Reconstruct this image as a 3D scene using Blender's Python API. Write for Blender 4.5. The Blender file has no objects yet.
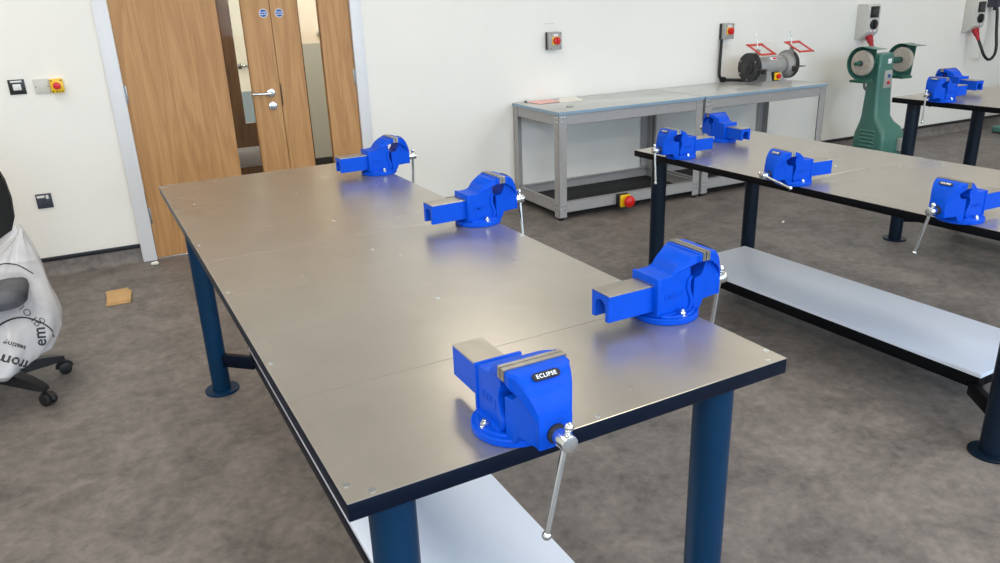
import bpy, bmesh, math, random
from mathutils import Vector, Matrix
from mathutils.bvhtree import BVHTree
random.seed(7)
SC = bpy.context.scene
COL = SC.collection
PI = math.pi

# ------------------------------------------------------------------ materials
def new_mat(name):
    m = bpy.data.materials.new(name); m.use_nodes = True
    nt = m.node_tree; b = nt.nodes['Principled BSDF']
    return m, nt, b
def rgb(c): return (c[0], c[1], c[2], 1.0)
def srgb(r, g, b):
    f = lambda v: (v/255/12.92) if v/255 <= .04045 else ((v/255+.055)/1.055)**2.4
    return (f(r), f(g), f(b))
def plain(name, col, rough=.5, metal=0, var=.06, scale=30, bump=0, spec=.5, coat=0):
    m, nt, b = new_mat(name)
    tc = nt.nodes.new('ShaderNodeTexCoord'); n = nt.nodes.new('ShaderNodeTexNoise')
    n.inputs['Scale'].default_value = scale; n.inputs['Detail'].default_value = 4
    nt.links.new(tc.outputs['Object'], n.inputs['Vector'])
    r = nt.nodes.new('ShaderNodeValToRGB')
    r.color_ramp.elements[0].position = .3; r.color_ramp.elements[1].position = .7
    r.color_ramp.elements[0].color = rgb([max(0, c*(1-var)) for c in col])
    r.color_ramp.elements[1].color = rgb([min(1, c*(1+var)) for c in col])
    nt.links.new(n.outputs['Fac'], r.inputs['Fac']); nt.links.new(r.outputs['Color'], b.inputs['Base Color'])
    b.inputs['Roughness'].default_value = rough; b.inputs['Metallic'].default_value = metal
    b.inputs['Specular IOR Level'].default_value = spec
    if coat: b.inputs['Coat Weight'].default_value = coat; b.inputs['Coat Roughness'].default_value = .1
    if bump:
        bp = nt.nodes.new('ShaderNodeBump'); bp.inputs['Strength'].default_value = bump; bp.inputs['Distance'].default_value = .002
        nt.links.new(n.outputs['Fac'], bp.inputs['Height']); nt.links.new(bp.outputs['Normal'], b.inputs['Normal'])
    return m
def mat_floor():
    m, nt, b = new_mat('grey_vinyl_floor')
    tc = nt.nodes.new('ShaderNodeTexCoord')
    n1 = nt.nodes.new('ShaderNodeTexNoise'); n1.inputs['Scale'].default_value = 5; n1.inputs['Detail'].default_value = 9; n1.inputs['Roughness'].default_value = .68; n1.inputs['Distortion'].default_value = .6
    n2 = nt.nodes.new('ShaderNodeTexNoise'); n2.inputs['Scale'].default_value = 24; n2.inputs['Detail'].default_value = 8; n2.inputs['Roughness'].default_value = .7
    nt.links.new(tc.outputs['Object'], n1.inputs['Vector']); nt.links.new(tc.outputs['Object'], n2.inputs['Vector'])
    mx = nt.nodes.new('ShaderNodeMix'); mx.inputs[0].default_value = .45
    nt.links.new(n1.outputs['Fac'], mx.inputs[2]); nt.links.new(n2.outputs['Fac'], mx.inputs[3])
    r = nt.nodes.new('ShaderNodeValToRGB'); e = r.color_ramp.elements
    e[0].position = .35; e[1].position = .66
    e[0].color = rgb(FLOOR_A); e[1].color = rgb(FLOOR_B)
    nt.links.new(mx.outputs[0], r.inputs['Fac']); nt.links.new(r.outputs['Color'], b.inputs['Base Color'])
    b.inputs['Roughness'].default_value = .5; b.inputs['Specular IOR Level'].default_value = .35
    bp = nt.nodes.new('ShaderNodeBump'); bp.inputs['Strength'].default_value = .08; bp.inputs['Distance'].default_value = .003
    nt.links.new(n2.outputs['Fac'], bp.inputs['Height']); nt.links.new(bp.outputs['Normal'], b.inputs['Normal'])
    return m
def mat_oak(name, c0, c1, seed=0.):
    m, nt, b = new_mat(name)
    tc = nt.nodes.new('ShaderNodeTexCoord'); mp = nt.nodes.new('ShaderNodeMapping')
    mp.inputs['Scale'].default_value = (9, 9, .55); mp.inputs['Location'].default_value = (seed, 0, seed*.3)
    nt.links.new(tc.outputs['Object'], mp.inputs['Vector'])
    w = nt.nodes.new('ShaderNodeTexNoise'); w.inputs['Scale'].default_value = 1.2; w.inputs['Detail'].default_value = 3; w.inputs['Distortion'].default_value = 1.2
    nt.links.new(mp.outputs['Vector'], w.inputs['Vector'])
    mu = nt.nodes.new('ShaderNodeMath'); mu.operation = 'MULTIPLY'; mu.inputs[1].default_value = 9
    fr = nt.nodes.new('ShaderNodeMath'); fr.operation = 'PINGPONG'; fr.inputs[1].default_value = 1
    nt.links.new(w.outputs['Fac'], mu.inputs[0]); nt.links.new(mu.outputs[0], fr.inputs[0])
    mp2 = nt.nodes.new('ShaderNodeMapping'); mp2.inputs['Scale'].default_value = (160, 160, 4)
    nt.links.new(tc.outputs['Object'], mp2.inputs['Vector'])
    g = nt.nodes.new('ShaderNodeTexNoise'); g.inputs['Scale'].default_value = 1; g.inputs['Detail'].default_value = 3
    nt.links.new(mp2.outputs['Vector'], g.inputs['Vector'])
    mx = nt.nodes.new('ShaderNodeMix'); mx.inputs[0].default_value = .55
    nt.links.new(fr.outputs[0], mx.inputs[2]); nt.links.new(g.outputs['Fac'], mx.inputs[3])
    r = nt.nodes.new('ShaderNodeValToRGB'); e = r.color_ramp.elements
    e[0].position = .2; e[1].position = .72; e[0].color = rgb(c0); e[1].color = rgb(c1)
    nt.links.new(mx.outputs[0], r.inputs['Fac']); nt.links.new(r.outputs['Color'], b.inputs['Base Color'])
    b.inputs['Roughness'].default_value = .5
    return m
def mat_steel_top(name, base, rough, dark=.90, var=.03):
    m, nt, b = new_mat(name)
    tc = nt.nodes.new('ShaderNodeTexCoord')
    n1 = nt.nodes.new('ShaderNodeTexNoise'); n1.inputs['Scale'].default_value = 7; n1.inputs['Detail'].default_value = 8; n1.inputs['Distortion'].default_value = .8; n1.inputs['Roughness'].default_value = .6
    n2 = nt.nodes.new('ShaderNodeTexNoise'); n2.inputs['Scale'].default_value = 60; n2.inputs['Detail'].default_value = 5
    n3 = nt.nodes.new('ShaderNodeTexNoise'); n3.inputs['Scale'].default_value = 4; n3.inputs['Detail'].default_value = 2; n3.inputs['Roughness'].default_value = .4
    for n in (n1, n2, n3): nt.links.new(tc.outputs['Object'], n.inputs['Vector'])
    r = nt.nodes.new('ShaderNodeValToRGB'); e = r.color_ramp.elements
    e[0].position = .15; e[1].position = .85
    e[0].color = rgb([c*dark for c in base]); e[1].color = rgb([min(1, c*1.06) for c in base])
    nt.links.new(n1.outputs['Fac'], r.inputs['Fac']); nt.links.new(r.outputs['Color'], b.inputs['Base Color'])
    mr = nt.nodes.new('ShaderNodeMapRange'); mr.inputs[1].default_value = .1; mr.inputs[2].default_value = .9; mr.interpolation_type = 'SMOOTHSTEP'
    mr.inputs[3].default_value = rough-var; mr.inputs[4].default_value = rough+var
    nt.links.new(n3.outputs['Fac'], mr.inputs[0]); nt.links.new(mr.outputs[0], b.inputs['Roughness'])
    b.inputs['Metallic'].default_value = .78
    return m
def mat_emit(name, col, s):
    m, nt, b = new_mat(name)
    b.inputs['Base Color'].default_value = rgb(col)
    b.inputs['Emission Color'].default_value = rgb(col); b.inputs['Emission Strength'].default_value = s
    return m
def mat_glass(name, tint=(1, 1, 1), refl=.5):
    m = bpy.data.materials.new(name); m.use_nodes = True; nt = m.node_tree; nt.nodes.clear()
    o = nt.nodes.new('ShaderNodeOutputMaterial'); mix = nt.nodes.new('ShaderNodeMixShader')
    t = nt.nodes.new('ShaderNodeBsdfTransparent'); t.inputs[0].default_value = rgb(tint)
    g = nt.nodes.new('ShaderNodeBsdfGlossy'); g.inputs['Roughness'].default_value = .02
    f = nt.nodes.new('ShaderNodeFresnel'); f.inputs[0].default_value = 1.45
    mu = nt.nodes.new('ShaderNodeMath'); mu.operation = 'MULTIPLY'; mu.inputs[1].default_value = refl
    nt.links.new(f.outputs[0], mu.inputs[0]); nt.links.new(mu.outputs[0], mix.inputs[0])
    nt.links.new(t.outputs[0], mix.inputs[1]); nt.links.new(g.outputs[0], mix.inputs[2]); nt.links.new(mix.outputs[0], o.inputs[0])
    return m
def mat_film(name, col, alpha, spec=.5):
    m, nt, b = new_mat(name)
    tc = nt.nodes.new('ShaderNodeTexCoord'); n = nt.nodes.new('ShaderNodeTexNoise'); n.inputs['Scale'].default_value = 6; n.inputs['Detail'].default_value = 5
    nt.links.new(tc.outputs['Object'], n.inputs['Vector'])
    mr = nt.nodes.new('ShaderNodeMapRange'); mr.inputs[1].default_value = .3; mr.inputs[2].default_value = .7
    mr.inputs[3].default_value = alpha-.1; mr.inputs[4].default_value = alpha+.1
    nt.links.new(n.outputs['Fac'], mr.inputs[0]); nt.links.new(mr.outputs[0], b.inputs['Alpha'])
    b.inputs['Base Color'].default_value = rgb(col); b.inputs['Roughness'].default_value = .22; b.inputs['Specular IOR Level'].default_value = spec
    return m

FLOOR_A = srgb(84, 80, 78); FLOOR_B = srgb(140, 132, 127)
M = {}
M['floor'] = mat_floor()
M['wall'] = plain('white_wall_paint', srgb(242, 239, 232), .7, var=.01, scale=3)
M['ceiling'] = plain('white_ceiling', (.85, .85, .84), .8, var=.02)
M['frame_white'] = plain('white_gloss_frame', srgb(226, 227, 230), .35, var=.01)
M['oak'] = mat_oak('oak_veneer', srgb(172, 124, 72), srgb(194, 146, 92), 0)
M['oak_dark'] = mat_oak('dark_oak_veneer', srgb(66, 44, 22), srgb(92, 64, 34), 3)
M['cap'] = plain('black_cap_strip', (.008, .008, .01), .4)
M['glass'] = mat_glass('door_glass', (.95, .96, .95), .12)
M['clear'] = mat_glass('clear_acrylic', (.985, .985, .985), .15)
M['steel_top'] = mat_steel_top('sheet_steel_top', (.47, .435, .38), .29)
M['seam'] = plain('dark_seam', (.05, .05, .05), .6)
M['navy'] = plain('navy_powder_coat', srgb(4, 15, 33), .4, var=.08, scale=20, spec=.15)
M['leg_blue'] = plain('petrol_blue_powder_coat', srgb(6, 46, 76), .36, var=.08, scale=20, spec=.2)
M['black_edge'] = plain('black_powder_coat', srgb(6, 8, 13), .5, var=.08, spec=.12)
M['leg_dark'] = plain('dark_blue_powder_coat', srgb(8, 24, 40), .36, var=.08, spec=.25)
M['shelf'] = plain('white_laminate_daylight_tint', srgb(214, 222, 238), .35, var=.01)  # white laminate, with the blue cast of daylight put into its base colour
M['vise'] = plain('bright_blue_enamel', srgb(0, 74, 198), .42, var=.05, scale=60, bump=.12, spec=.14)
M['bare'] = plain('machined_bare_steel', (.40, .37, .32), .36, .9, var=.15, scale=14)
M['jaw'] = plain('hardened_jaw_steel', (.34, .32, .285), .34, .95, var=.15, scale=60)
M['zinc'] = plain('zinc_plated_steel', (.72, .76, .78), .22, 1, var=.05)
M['hinge'] = plain('satin_steel', (.40, .40, .40), .4, .9)
M['dark'] = plain('dark_cavity', (.01, .012, .02), .6)
M['label_black'] = plain('black_plate', (.012, .014, .025), .35)
M['white_ink'] = plain('white_ink', (.85, .87, .9), .5, var=0)
M['grey_frame'] = plain('grey_powder_coat', srgb(164, 162, 162), .4, var=.04)
M['grey_top'] = plain('pale_grey_worktop', srgb(186, 188, 186), .22, var=.03, scale=4)
M['edge_blue'] = plain('pale_blue_edge', srgb(138, 164, 184), .35)
M['rubber'] = plain('black_rubber_mat', (.012, .012, .014), .7)
M['black'] = plain('black_plastic', (.012, .012, .014), .4)
M['white_plastic'] = plain('white_plastic', srgb(228, 227, 224), .35, var=.01)
M['grey_plastic'] = plain('grey_plastic', srgb(168, 168, 164), .45, var=.02)
M['cee_plastic'] = plain('light_grey_enclosure', srgb(205, 203, 196), .4, var=.02)
M['yellow'] = plain('yellow_plastic', srgb(245, 200, 10), .35, var=.02)
M['red'] = plain('red_plastic', srgb(214, 24, 20), .3, var=.02)
M['crimson'] = plain('crimson_plastic', srgb(176, 22, 40), .35, var=.02)
M['red_frame'] = plain('orange_red_plastic', srgb(206, 44, 24), .35, var=.03)
M['socket_grey'] = plain('anthracite_plastic', srgb(58, 62, 74), .4)
M['sign_blue'] = plain('blue_sign', srgb(10, 80, 165), .4, var=.01)
M['grinder'] = plain('hammered_grey_enamel', srgb(152, 152, 150), .35, var=.05, bump=.05)
M['wheel'] = plain('black_guard', (.016, .016, .017), .45)
M['green'] = plain('green_machine_enamel', srgb(68, 120, 108), .35, var=.06, scale=8, coat=.2)
M['green_dark'] = plain('dark_green_machine_enamel', srgb(40, 92, 78), .35, var=.06, scale=8)
M['mop'] = plain('worn_abrasive_wheel', srgb(178, 170, 160), .85, var=.12, scale=40, bump=.3)
M['spindle'] = plain('oily_steel', (.12, .11, .10), .4, .8)
M['paper'] = plain('white_paper', srgb(238, 236, 228), .7, var=.01)
M['pink'] = plain('pink_paper', srgb(240, 190, 184), .8, var=.01)
M['card'] = plain('brown_cardboard', srgb(196, 158, 108), .8, var=.06)
M['card_edge'] = plain('cardboard_edge', srgb(140, 105, 66), .9, var=.2, scale=200)
M['fabric'] = plain('black_fabric', (.008, .008, .009), .9, var=.2, scale=300)
M['seat'] = plain('navy_fabric', srgb(12, 13, 24), .7, var=.2, scale=100)
M['bag'] = mat_film('milky_polythene', srgb(228, 228, 232), .50)
M['wrap'] = mat_film('clear_polythene', srgb(225, 228, 238), .105, .9)
M['dado'] = plain('grey_green_dado_paint', srgb(168, 168, 158), .6, var=.01)
M['blue_grey'] = plain('blue_grey_far_floor_tone', srgb(150, 168, 184), .5, var=.01)
M['corr_wall'] = plain('cream_corridor_paint', srgb(222, 210, 192), .7, var=.01)
M['lit_panel'] = mat_emit('led_diffuser', (1, .97, .92), 9)
M['screen'] = plain('dark_display', (.03, .035, .035), .15)
M['sky'] = mat_emit('daylight_sky', (.72, .86, 1), 3.0)

# ------------------------------------------------------------------ mesh building
class MB:
    def __init__(s): s.bm = bmesh.new()
    def _add(s, tmp, mat=None):
        if mat is not None: bmesh.ops.transform(tmp, matrix=mat, verts=tmp.verts)
        me = bpy.data.meshes.new('t'); tmp.to_mesh(me); tmp.free(); s.bm.from_mesh(me); bpy.data.meshes.remove(me)
        return s
    def box(s, a, b, bev=0, mat=None, seg=2):
        t = bmesh.new(); bmesh.ops.create_cube(t, size=1)
        c = [(a[i]+b[i])/2 for i in range(3)]; d = [abs(b[i]-a[i]) for i in range(3)]
        for v in t.verts: v.co = Vector((v.co.x*d[0]+c[0], v.co.y*d[1]+c[1], v.co.z*d[2]+c[2]))
        if bev: bmesh.ops.bevel(t, geom=list(t.edges), offset=min(bev, .45*min(d)), segments=seg, profile=.5, affect='EDGES')
        return s._add(t, mat)
    def cyl(s, p0, p1, r, r2=None, n=24, bev=0, mat=None):
        p0 = Vector(p0); p1 = Vector(p1); d = p1-p0; L = d.length; r2 = r if r2 is None else r2
        t = bmesh.new(); bmesh.ops.create_cone(t, cap_ends=True, cap_tris=False, segments=n, radius1=r, radius2=r2, depth=L)
        if bev:
            ed = [e for e in t.edges if abs(e.verts[0].co.z-e.verts[1].co.z) < 1e-7]
            bmesh.ops.bevel(t, geom=ed, offset=bev, segments=2, profile=.5, affect='EDGES')
        q = Vector((0, 0, 1)).rotation_difference(d.normalized())
        bmesh.ops.transform(t, matrix=Matrix.Translation((p0+p1)/2) @ q.to_matrix().to_4x4(), verts=t.verts)
        return s._add(t, mat)
    def sphere(s, c, r, n=16, sc=(1, 1, 1), mat=None):
        t = bmesh.new(); bmesh.ops.create_uvsphere(t, u_segments=n, v_segments=max(6, n//2), radius=r)
        for v in t.verts: v.co = Vector((v.co.x*sc[0]+c[0], v.co.y*sc[1]+c[1], v.co.z*sc[2]+c[2]))
        return s._add(t, mat)
    def tube(s, pts, r, n=10, mat=None, smooth=0):
        P = [Vector(p) for p in pts]
        for _ in range(smooth):
            Q = [P[0]]
            for a, b in zip(P[:-1], P[1:]): Q += [a*.75+b*.25, a*.25+b*.75]
            P = Q+[P[-1]]
        t = bmesh.new(); rings = []; up = None
        for i, p in enumerate(P):
            d = (P[min(i+1, len(P)-1)]-P[max(i-1, 0)]).normalized()
            if up is None:
                up = Vector((0, 0, 1)) if abs(d.z) < .9 else Vector((1, 0, 0))
            x = d.cross(up).normalized(); up = x.cross(d).normalized()
            rr = r(i/(len(P)-1)) if callable(r) else r
            rings.append([t.verts.new(p+(x*math.cos(2*PI*k/n)+up*math.sin(2*PI*k/n))*rr) for k in range(n)])
        for A, B in zip(rings[:-1], rings[1:]):
            for k in range(n): t.faces.new((A[k], A[(k+1) % n], B[(k+1) % n], B[k]))
        t.faces.new(rings[0][::-1]); t.faces.new(rings[-1])
        bmesh.ops.recalc_face_normals(t, faces=t.faces)
        return s._add(t, mat)
    def lathe(s, prof, n=32, mat=None):        # prof: (r, z); about z
        t = bmesh.new(); rings = []
        for r, z in prof:
            if r < 1e-6: rings.append([t.verts.new((0, 0, z))])
            else: rings.append([t.verts.new((r*math.cos(2*PI*k/n), r*math.sin(2*PI*k/n), z)) for k in range(n)])
        for A, B in zip(rings[:-1], rings[1:]):
            for k in range(n):
                a, b, c, d = A[k % len(A)], A[(k+1) % len(A)], B[(k+1) % len(B)], B[k % len(B)]
                f = []
                for v in (a, b, c, d):
                    if v not in f: f.append(v)
                if len(f) > 2: t.faces.new(f)
        for R in (rings[0], rings[-1]):
            if len(R) > 1:
                try: t.faces.new(R)
                except ValueError: pass
        bmesh.ops.recalc_face_normals(t, faces=t.faces)
        return s._add(t, mat)
    def prism(s, prof, bev=0, mat=None, seg=2, ang=25):   # prof: (x, z, halfwidth y) or (x, z, y0, y1)
        t = bmesh.new(); L = []; R = []
        for p in prof:
            y0, y1 = (-p[2], p[2]) if len(p) == 3 else (p[2], p[3])
            R.append(t.verts.new((p[0], y0, p[1]))); L.append(t.verts.new((p[0], y1, p[1])))
        n = len(prof)
        for i in range(n): t.faces.new((R[i], R[(i+1) % n], L[(i+1) % n], L[i]))
        caps = [t.faces.new(L), t.faces.new(R[::-1])]
        bmesh.ops.recalc_face_normals(t, faces=t.faces)
        if bev:
            t.normal_update()
            ed = [e for e in t.edges if len(e.link_faces) == 2 and e.calc_face_angle(0) > math.radians(ang)]
            bmesh.ops.bevel(t, geom=ed, offset=bev, segments=seg, profile=.5, affect='EDGES', clamp_overlap=True)
        bmesh.ops.triangulate(t, faces=[f for f in t.faces if len(f.verts) > 4], ngon_method='EAR_CLIP')
        return s._add(t, mat)
    def loft(s, rings, mat=None, cap=True):
        t = bmesh.new(); R = [[t.verts.new(p) for p in r] for r in rings]; n = len(R[0])
        for A, B in zip(R[:-1], R[1:]):
            for k in range(n): t.faces.new((A[k], A[(k+1) % n], B[(k+1) % n], B[k]))
        if cap: t.faces.new(R[0][::-1]); t.faces.new(R[-1])
        bmesh.ops.recalc_face_normals(t, faces=t.faces)
        return s._add(t, mat)
    def mesh(s, name, m, smooth=32):
        me = bpy.data.meshes.new(name); s.bm.to_mesh(me); s.bm.free()
        me.materials.append(m)
        if smooth:
            for p in me.polygons: p.use_smooth = True
            me.set_sharp_from_angle(angle=math.radians(smooth))
        return me
    def obj(s, name, m, parent=None, loc=None, smooth=32):
        return link(name, s.mesh(name, m, smooth), parent, loc)
def link(name, me, parent=None, loc=None, rot=None):
    o = bpy.data.objects.new(name, me); COL.objects.link(o)
    if parent is not None: o.parent = parent
    if loc is not None: o.location = loc
    if rot is not None: o.rotation_euler = rot
    return o
def tag(o, label, cat, group=None):
    o['label'] = label; o['category'] = cat
    if group: o['group'] = group
    return o
def thing(name, label, cat, loc=(0, 0, 0), rz=0, group=None):
    o = bpy.data.objects.new(name, None); COL.objects.link(o); o.empty_display_size = .05
    o.location = loc; o.rotation_euler = (0, 0, rz)
    return tag(o, label, cat, group)
def struct(o): o['kind'] = 'structure'; return o
def copy_tree(o, parent=None):
    c = o.copy(); COL.objects.link(c)
    if parent is not None: c.parent = parent
    for ch in list(o.children): copy_tree(ch, c)
    return c
def text_mesh(txt, size, mat, depth=.0004, align='CENTER', bold=0, shear=0, spacing=1.0):
    cu = bpy.data.curves.new('lettering', 'FONT'); cu.body = txt; cu.size = size; cu.extrude = depth
    cu.align_x = align; cu.space_character = spacing; cu.align_y = 'CENTER'; cu.offset = bold; cu.shear = shear; cu.resolution_u = 3
    o = bpy.data.objects.new('lettering_source', cu)
    COL.objects.link(o); dg = bpy.context.evaluated_depsgraph_get()
    me = bpy.data.meshes.new_from_object(o.evaluated_get(dg))
    bpy.data.objects.remove(o); bpy.data.curves.remove(cu)
    me.materials.clear(); me.materials.append(mat); me.name = 'lettering'
    return me

# ------------------------------------------------------------------ the wall's own frame
YW, SL = 4.3114, -0.0341
WA = math.atan(SL)
WX = Vector((math.cos(WA), math.sin(WA), 0)); WN = Vector((math.sin(WA), -math.cos(WA), 0))
def fw(al, d, z): return Vector((0, YW, 0)) + WX*al + WN*d + Vector((0, 0, z))
WM = Matrix.Translation((0, YW, 0)) @ Matrix.Rotation(WA, 4, 'Z')      # local: x along wall, -y out of wall
def wthing(name, label, cat, al, d, z, group=None):
    return thing(name, label, cat, fw(al, d, z), WA, group)
def wobj(mb, name, m, smooth=32):       # built in wall coordinates (x along, y = -out, z)
    o = mb.obj(name, m, smooth=smooth); o.location = (0, YW, 0); o.rotation_euler = (0, 0, WA); return o

# ------------------------------------------------------------------ room
XL, XR, YF, ZC = -2.6, 10.5, -4.2, 2.75
D0, D1, DH = -.005, 1.508, 2.06     # structural opening of the doors
struct(MB().box((-3.2, -4.8, -.1), (11.2, 8.2, 0)).obj('floor', M['floor'], smooth=0))
b = MB()
b.box((XL-.1, 0, 0), (D0, .14, ZC)); b.box((D1, 0, 0), (XR+.1, .14, ZC)); b.box((D0, 0, DH), (D1, .14, ZC))
struct(wobj(b, 'wall_back', M['wall'], 0))
struct(MB().box((XL-.12, YF-.1, 0), (XL, YW+.2, ZC)).obj('wall_left', M['wall'], smooth=0))
struct(MB().box((XR, YF-.1, 0), (XR+.12, YW+.2, ZC)).obj('wall_right', M['wall'], smooth=0))
b = MB()
wins = [(-1.6, .6), (1.4, 3.6), (4.4, 6.6)]
WZ0, WZ1 = 1.0, 2.35
b.box((XL, YF-.12, 0), (XR, YF, WZ0)); b.box((XL, YF-.12, WZ1), (XR, YF, ZC))
xs = [XL]+[v for w in wins for v in w]+[XR]
for i in range(0, len(xs), 2): b.box((xs[i], YF-.12, WZ0), (xs[i+1], YF, WZ1))
struct(b.obj('wall_front', M['wall'], smooth=0))
struct(MB().box((XL-.12, YF-.12, ZC), (XR+.12, YW+.35, ZC+.1)).obj('ceiling', M['ceiling'], smooth=0))
for i, (x0, x1) in enumerate(wins):
    b = MB()
    for a0, a1, z0, z1 in ((x0, x1, WZ0, WZ0+.06), (x0, x1, WZ1-.06, WZ1), (x0, x0+.06, WZ0, WZ1), (x1-.06, x1, WZ0, WZ1), ((x0+x1)/2-.03, (x0+x1)/2+.03, WZ0, WZ1)):
        b.box((a0, YF-.09, z0), (a1, YF-.03, z1), .004)
    struct(b.obj('window_%d' % (i+1), M['frame_white']))
    L = bpy.data.lights.new('daylight', 'AREA'); L.shape = 'RECTANGLE'; L.size = x1-x0-.15; L.size_y = WZ1-WZ0-.15
    L.energy = 92; L.color = (.60, .79, 1.0)
    o = bpy.data.objects.new('daylight', L); COL.objects.link(o); o.location = ((x0+x1)/2, YF-.02, (WZ0+WZ1)/2); o.rotation_euler = (PI/2, 0, 0)

# coved vinyl skirting with its black capping strip
def skirting(name, capname, x0, x1):
    prof = [(-.002, 0), (-.045, 0), (-.030, .004), (-.018, .012), (-.010, .026), (-.006, .045), (-.006, .098), (-.002, .098)]
    b = MB(); R = [[(x, y, z) for y, z in prof] for x in (x0, x1)]; b.loft(R)
    struct(wobj(b, name, M['floor']))
    struct(wobj(MB().box((x0, -.012, .093), (x1, -.0005, .118), .002), capname, M['cap']))
skirting('baseboard_left', 'trim_3', XL+.02, -.034)
skirting('baseboard_right', 'trim_4', 1.535, XR-.02)

# door frame
b = MB()
for x0, x1 in ((-.036, .046), (1.458, 1.534)): b.box((x0, -.022, 0), (x1, .02, DH+.06), .003)
b.box((-.036, -.022, DH-.02), (1.534, .02, DH+.06), .003)
b.box((D0, .02, 0), (.046, .13, DH)); b.box((1.458, .02, 0), (D1, .13, DH))
struct(wobj(b, 'trim_1', M['frame_white']))
struct(wobj(MB().box((.046, .002, 0), (1.458, .05, .006), .002), 'trim_2', M['zinc']))

def leaf(name, x0, x1, g0, g1):
    b = MB(); f, r = .004, .048; zb, zt = .008, DH-.024; gz0, gz1 = .30, 1.86
    b.box((x0, f, zb), (g0, r, zt)); b.box((g1, f, zb), (x1, r, zt)); b.box((g0, f, zb), (g1, r, gz0)); b.box((g0, f, gz1), (g1, r, zt))
    o = struct(wobj(b, name, M['oak'], 0))
    gl = MB().box((g0-.004, .023, gz0-.004), (g1+.004, .029, gz1+.004)).obj('glass_pane', M['glass'], o, smooth=0)
    bd = MB()
    w = .010
    for y0, y1 in ((.001, .012), (.040, .051)):
        bd.box((g0, y0, gz0), (g0+w, y1, gz1)); bd.box((g1-w, y0, gz0), (g1, y1, gz1)); bd.box((g0, y0, gz0), (g1, y1, gz0+w)); bd.box((g0, y0, gz1-w), (g1, y1, gz1))
    bd.obj('glazing_bead', M['oak'], o, smooth=0)
    return o
LX0, LX1, RX1 = .051, .9525, 1.455
d1 = leaf('door_1', LX0, LX1, .627, .792)
d2 = leaf('door_2', LX1+.004, RX1, 1.112, 1.267)
for d, x in ((d1, .049), (d2, 1.457)):
    for z in (1.03, .285, 1.80):
        h = MB(); h.cyl((x, -.004, z-.05), (x, -.004, z+.05), .0065, n=12); h.box((x-.012, -.0035, z-.05), (x+.012, .005, z+.05), .001)
        h.obj('hinge', M['hinge'], d)
# lever handle, thumb turn, flush bolt, signs
b = MB(); b.cyl((.893, .004, .97), (.893, -.008, .97), .026, n=28, bev=.003); b.cyl((.893, 0, .97), (.893, -.05, .97), .0095)
b.tube([(.893, -.05, .97), (.885, -.056, .97), (.872, -.058, .971), (.78, -.058, .974), (.772, -.052, .974), (.768, -.03, .974)], .0092, 12, smooth=2)
b.obj('door_handle', M['zinc'], d1)
b = MB(); b.cyl((.894, .004, .888), (.894, -.008, .888), .026, n=28, bev=.003); b.box((.888, -.026, .872), (.900, -.006, .904), .003)
b.obj('thumb_turn', M['zinc'], d1)
MB().box((.9575, -.0005, .885), (.9625, .010, 1.02), .001).obj('flush_bolt', M['dark'], d2)
def sign(par, x, z):
    s = MB().cyl((x, .005, z), (x, .0025, z), .026, n=40).obj('fire_door_sign', M['white_ink'], par); s['label'] = 'round blue sign with white lettering'
    MB().cyl((x, .003, z), (x, .0018, z), .0228, n=40).obj('sign_face', M['sign_blue'], s)
    for t, dz in (('Fire door', .006), ('keep shut', -.006)):
        link('sign_text', text_mesh(t, .0105, M['white_ink'], .0003, bold=.0003), s, (x, .0014, z+dz), (PI/2, 0, 0))
sign(d1, .911, 1.452); sign(d2, 1.008, 1.450)

# corridor beyond the doors
CD = 2.2
b = MB()
b.box((-2, CD, 0), (.70, CD+.12, 2.6)); b.box((1.62, CD, 0), (5, CD+.12, 2.6)); b.box((.70, CD, 2.06), (1.62, CD+.12, 2.6))
struct(wobj(b, 'wall_corridor', M['corr_wall'], 0))
struct(wobj(MB().box((1.621, CD-.004, .1), (5, CD+.001, 1.163)), 'trim_5', M['dado'], 0))
struct(wobj(MB().box((1.621, CD-.016, 0), (5, CD, .112), .003), 'baseboard_corridor', M['cap']))
struct(wobj(MB().box((-2.1, .14, 0), (-2, 5.2, 2.6)), 'wall_corridor_left', M['corr_wall'], 0))
struct(wobj(MB().box((5, .14, 0), (5.1, 5.2, 2.6)), 'wall_corridor_right', M['corr_wall'], 0))
struct(wobj(MB().box((-2.1, .14, 2.6), (5.1, 5.2, 2.7)), 'ceiling_corridor', M['ceiling'], 0))
b = MB()      # the door opposite, with a tall vision panel
g0, g1, gz0, gz1 = 1.03, 1.20, .50, 1.86
b.box((.735, CD+.01, .008), (g0, CD+.054, 2.03)); b.box((g1, CD+.01, .008), (1.595, CD+.054, 2.03)); b.box((g0, CD+.01, .008), (g1, CD+.054, gz0)); b.box((g0, CD+.01, gz1), (g1, CD+.054, 2.03))
d3 = struct(wobj(b, 'door_3', M['oak_dark'], 0))
MB().box((g0, CD+.03, gz0), (g1, CD+.036, gz1)).obj('glass_pane', M['glass'], d3, smooth=0)
MB().box((.76, CD+.006, .102), (1.57, CD+.011, .285), .001).obj('kick_plate', M['hinge'], d3)
MB().box((.80, CD+.005, 1.36), (.90, CD+.0105, 1.66)).obj('notice_sheet', M['paper'], d3, smooth=0)
b = MB(); b.box((.70, CD-.01, 0), (.733, CD+.06, 2.07)); b.box((1.597, CD-.01, 0), (1.62, CD+.06, 2.07)); b.box((.70, CD-.01, 2.032), (1.62, CD+.06, 2.07))
struct(wobj(b, 'trim_6', M['oak_dark'], 0))
struct(wobj(MB().box((-2, 5.0, 0), (5, 5.1, 2.6)), 'wall_far_room', M['wall'], 0))
t = wthing('shower_valve', 'chrome valve on far white wall, seen through both door panes', 'valve', 1.30, -3.4, .93)
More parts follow.
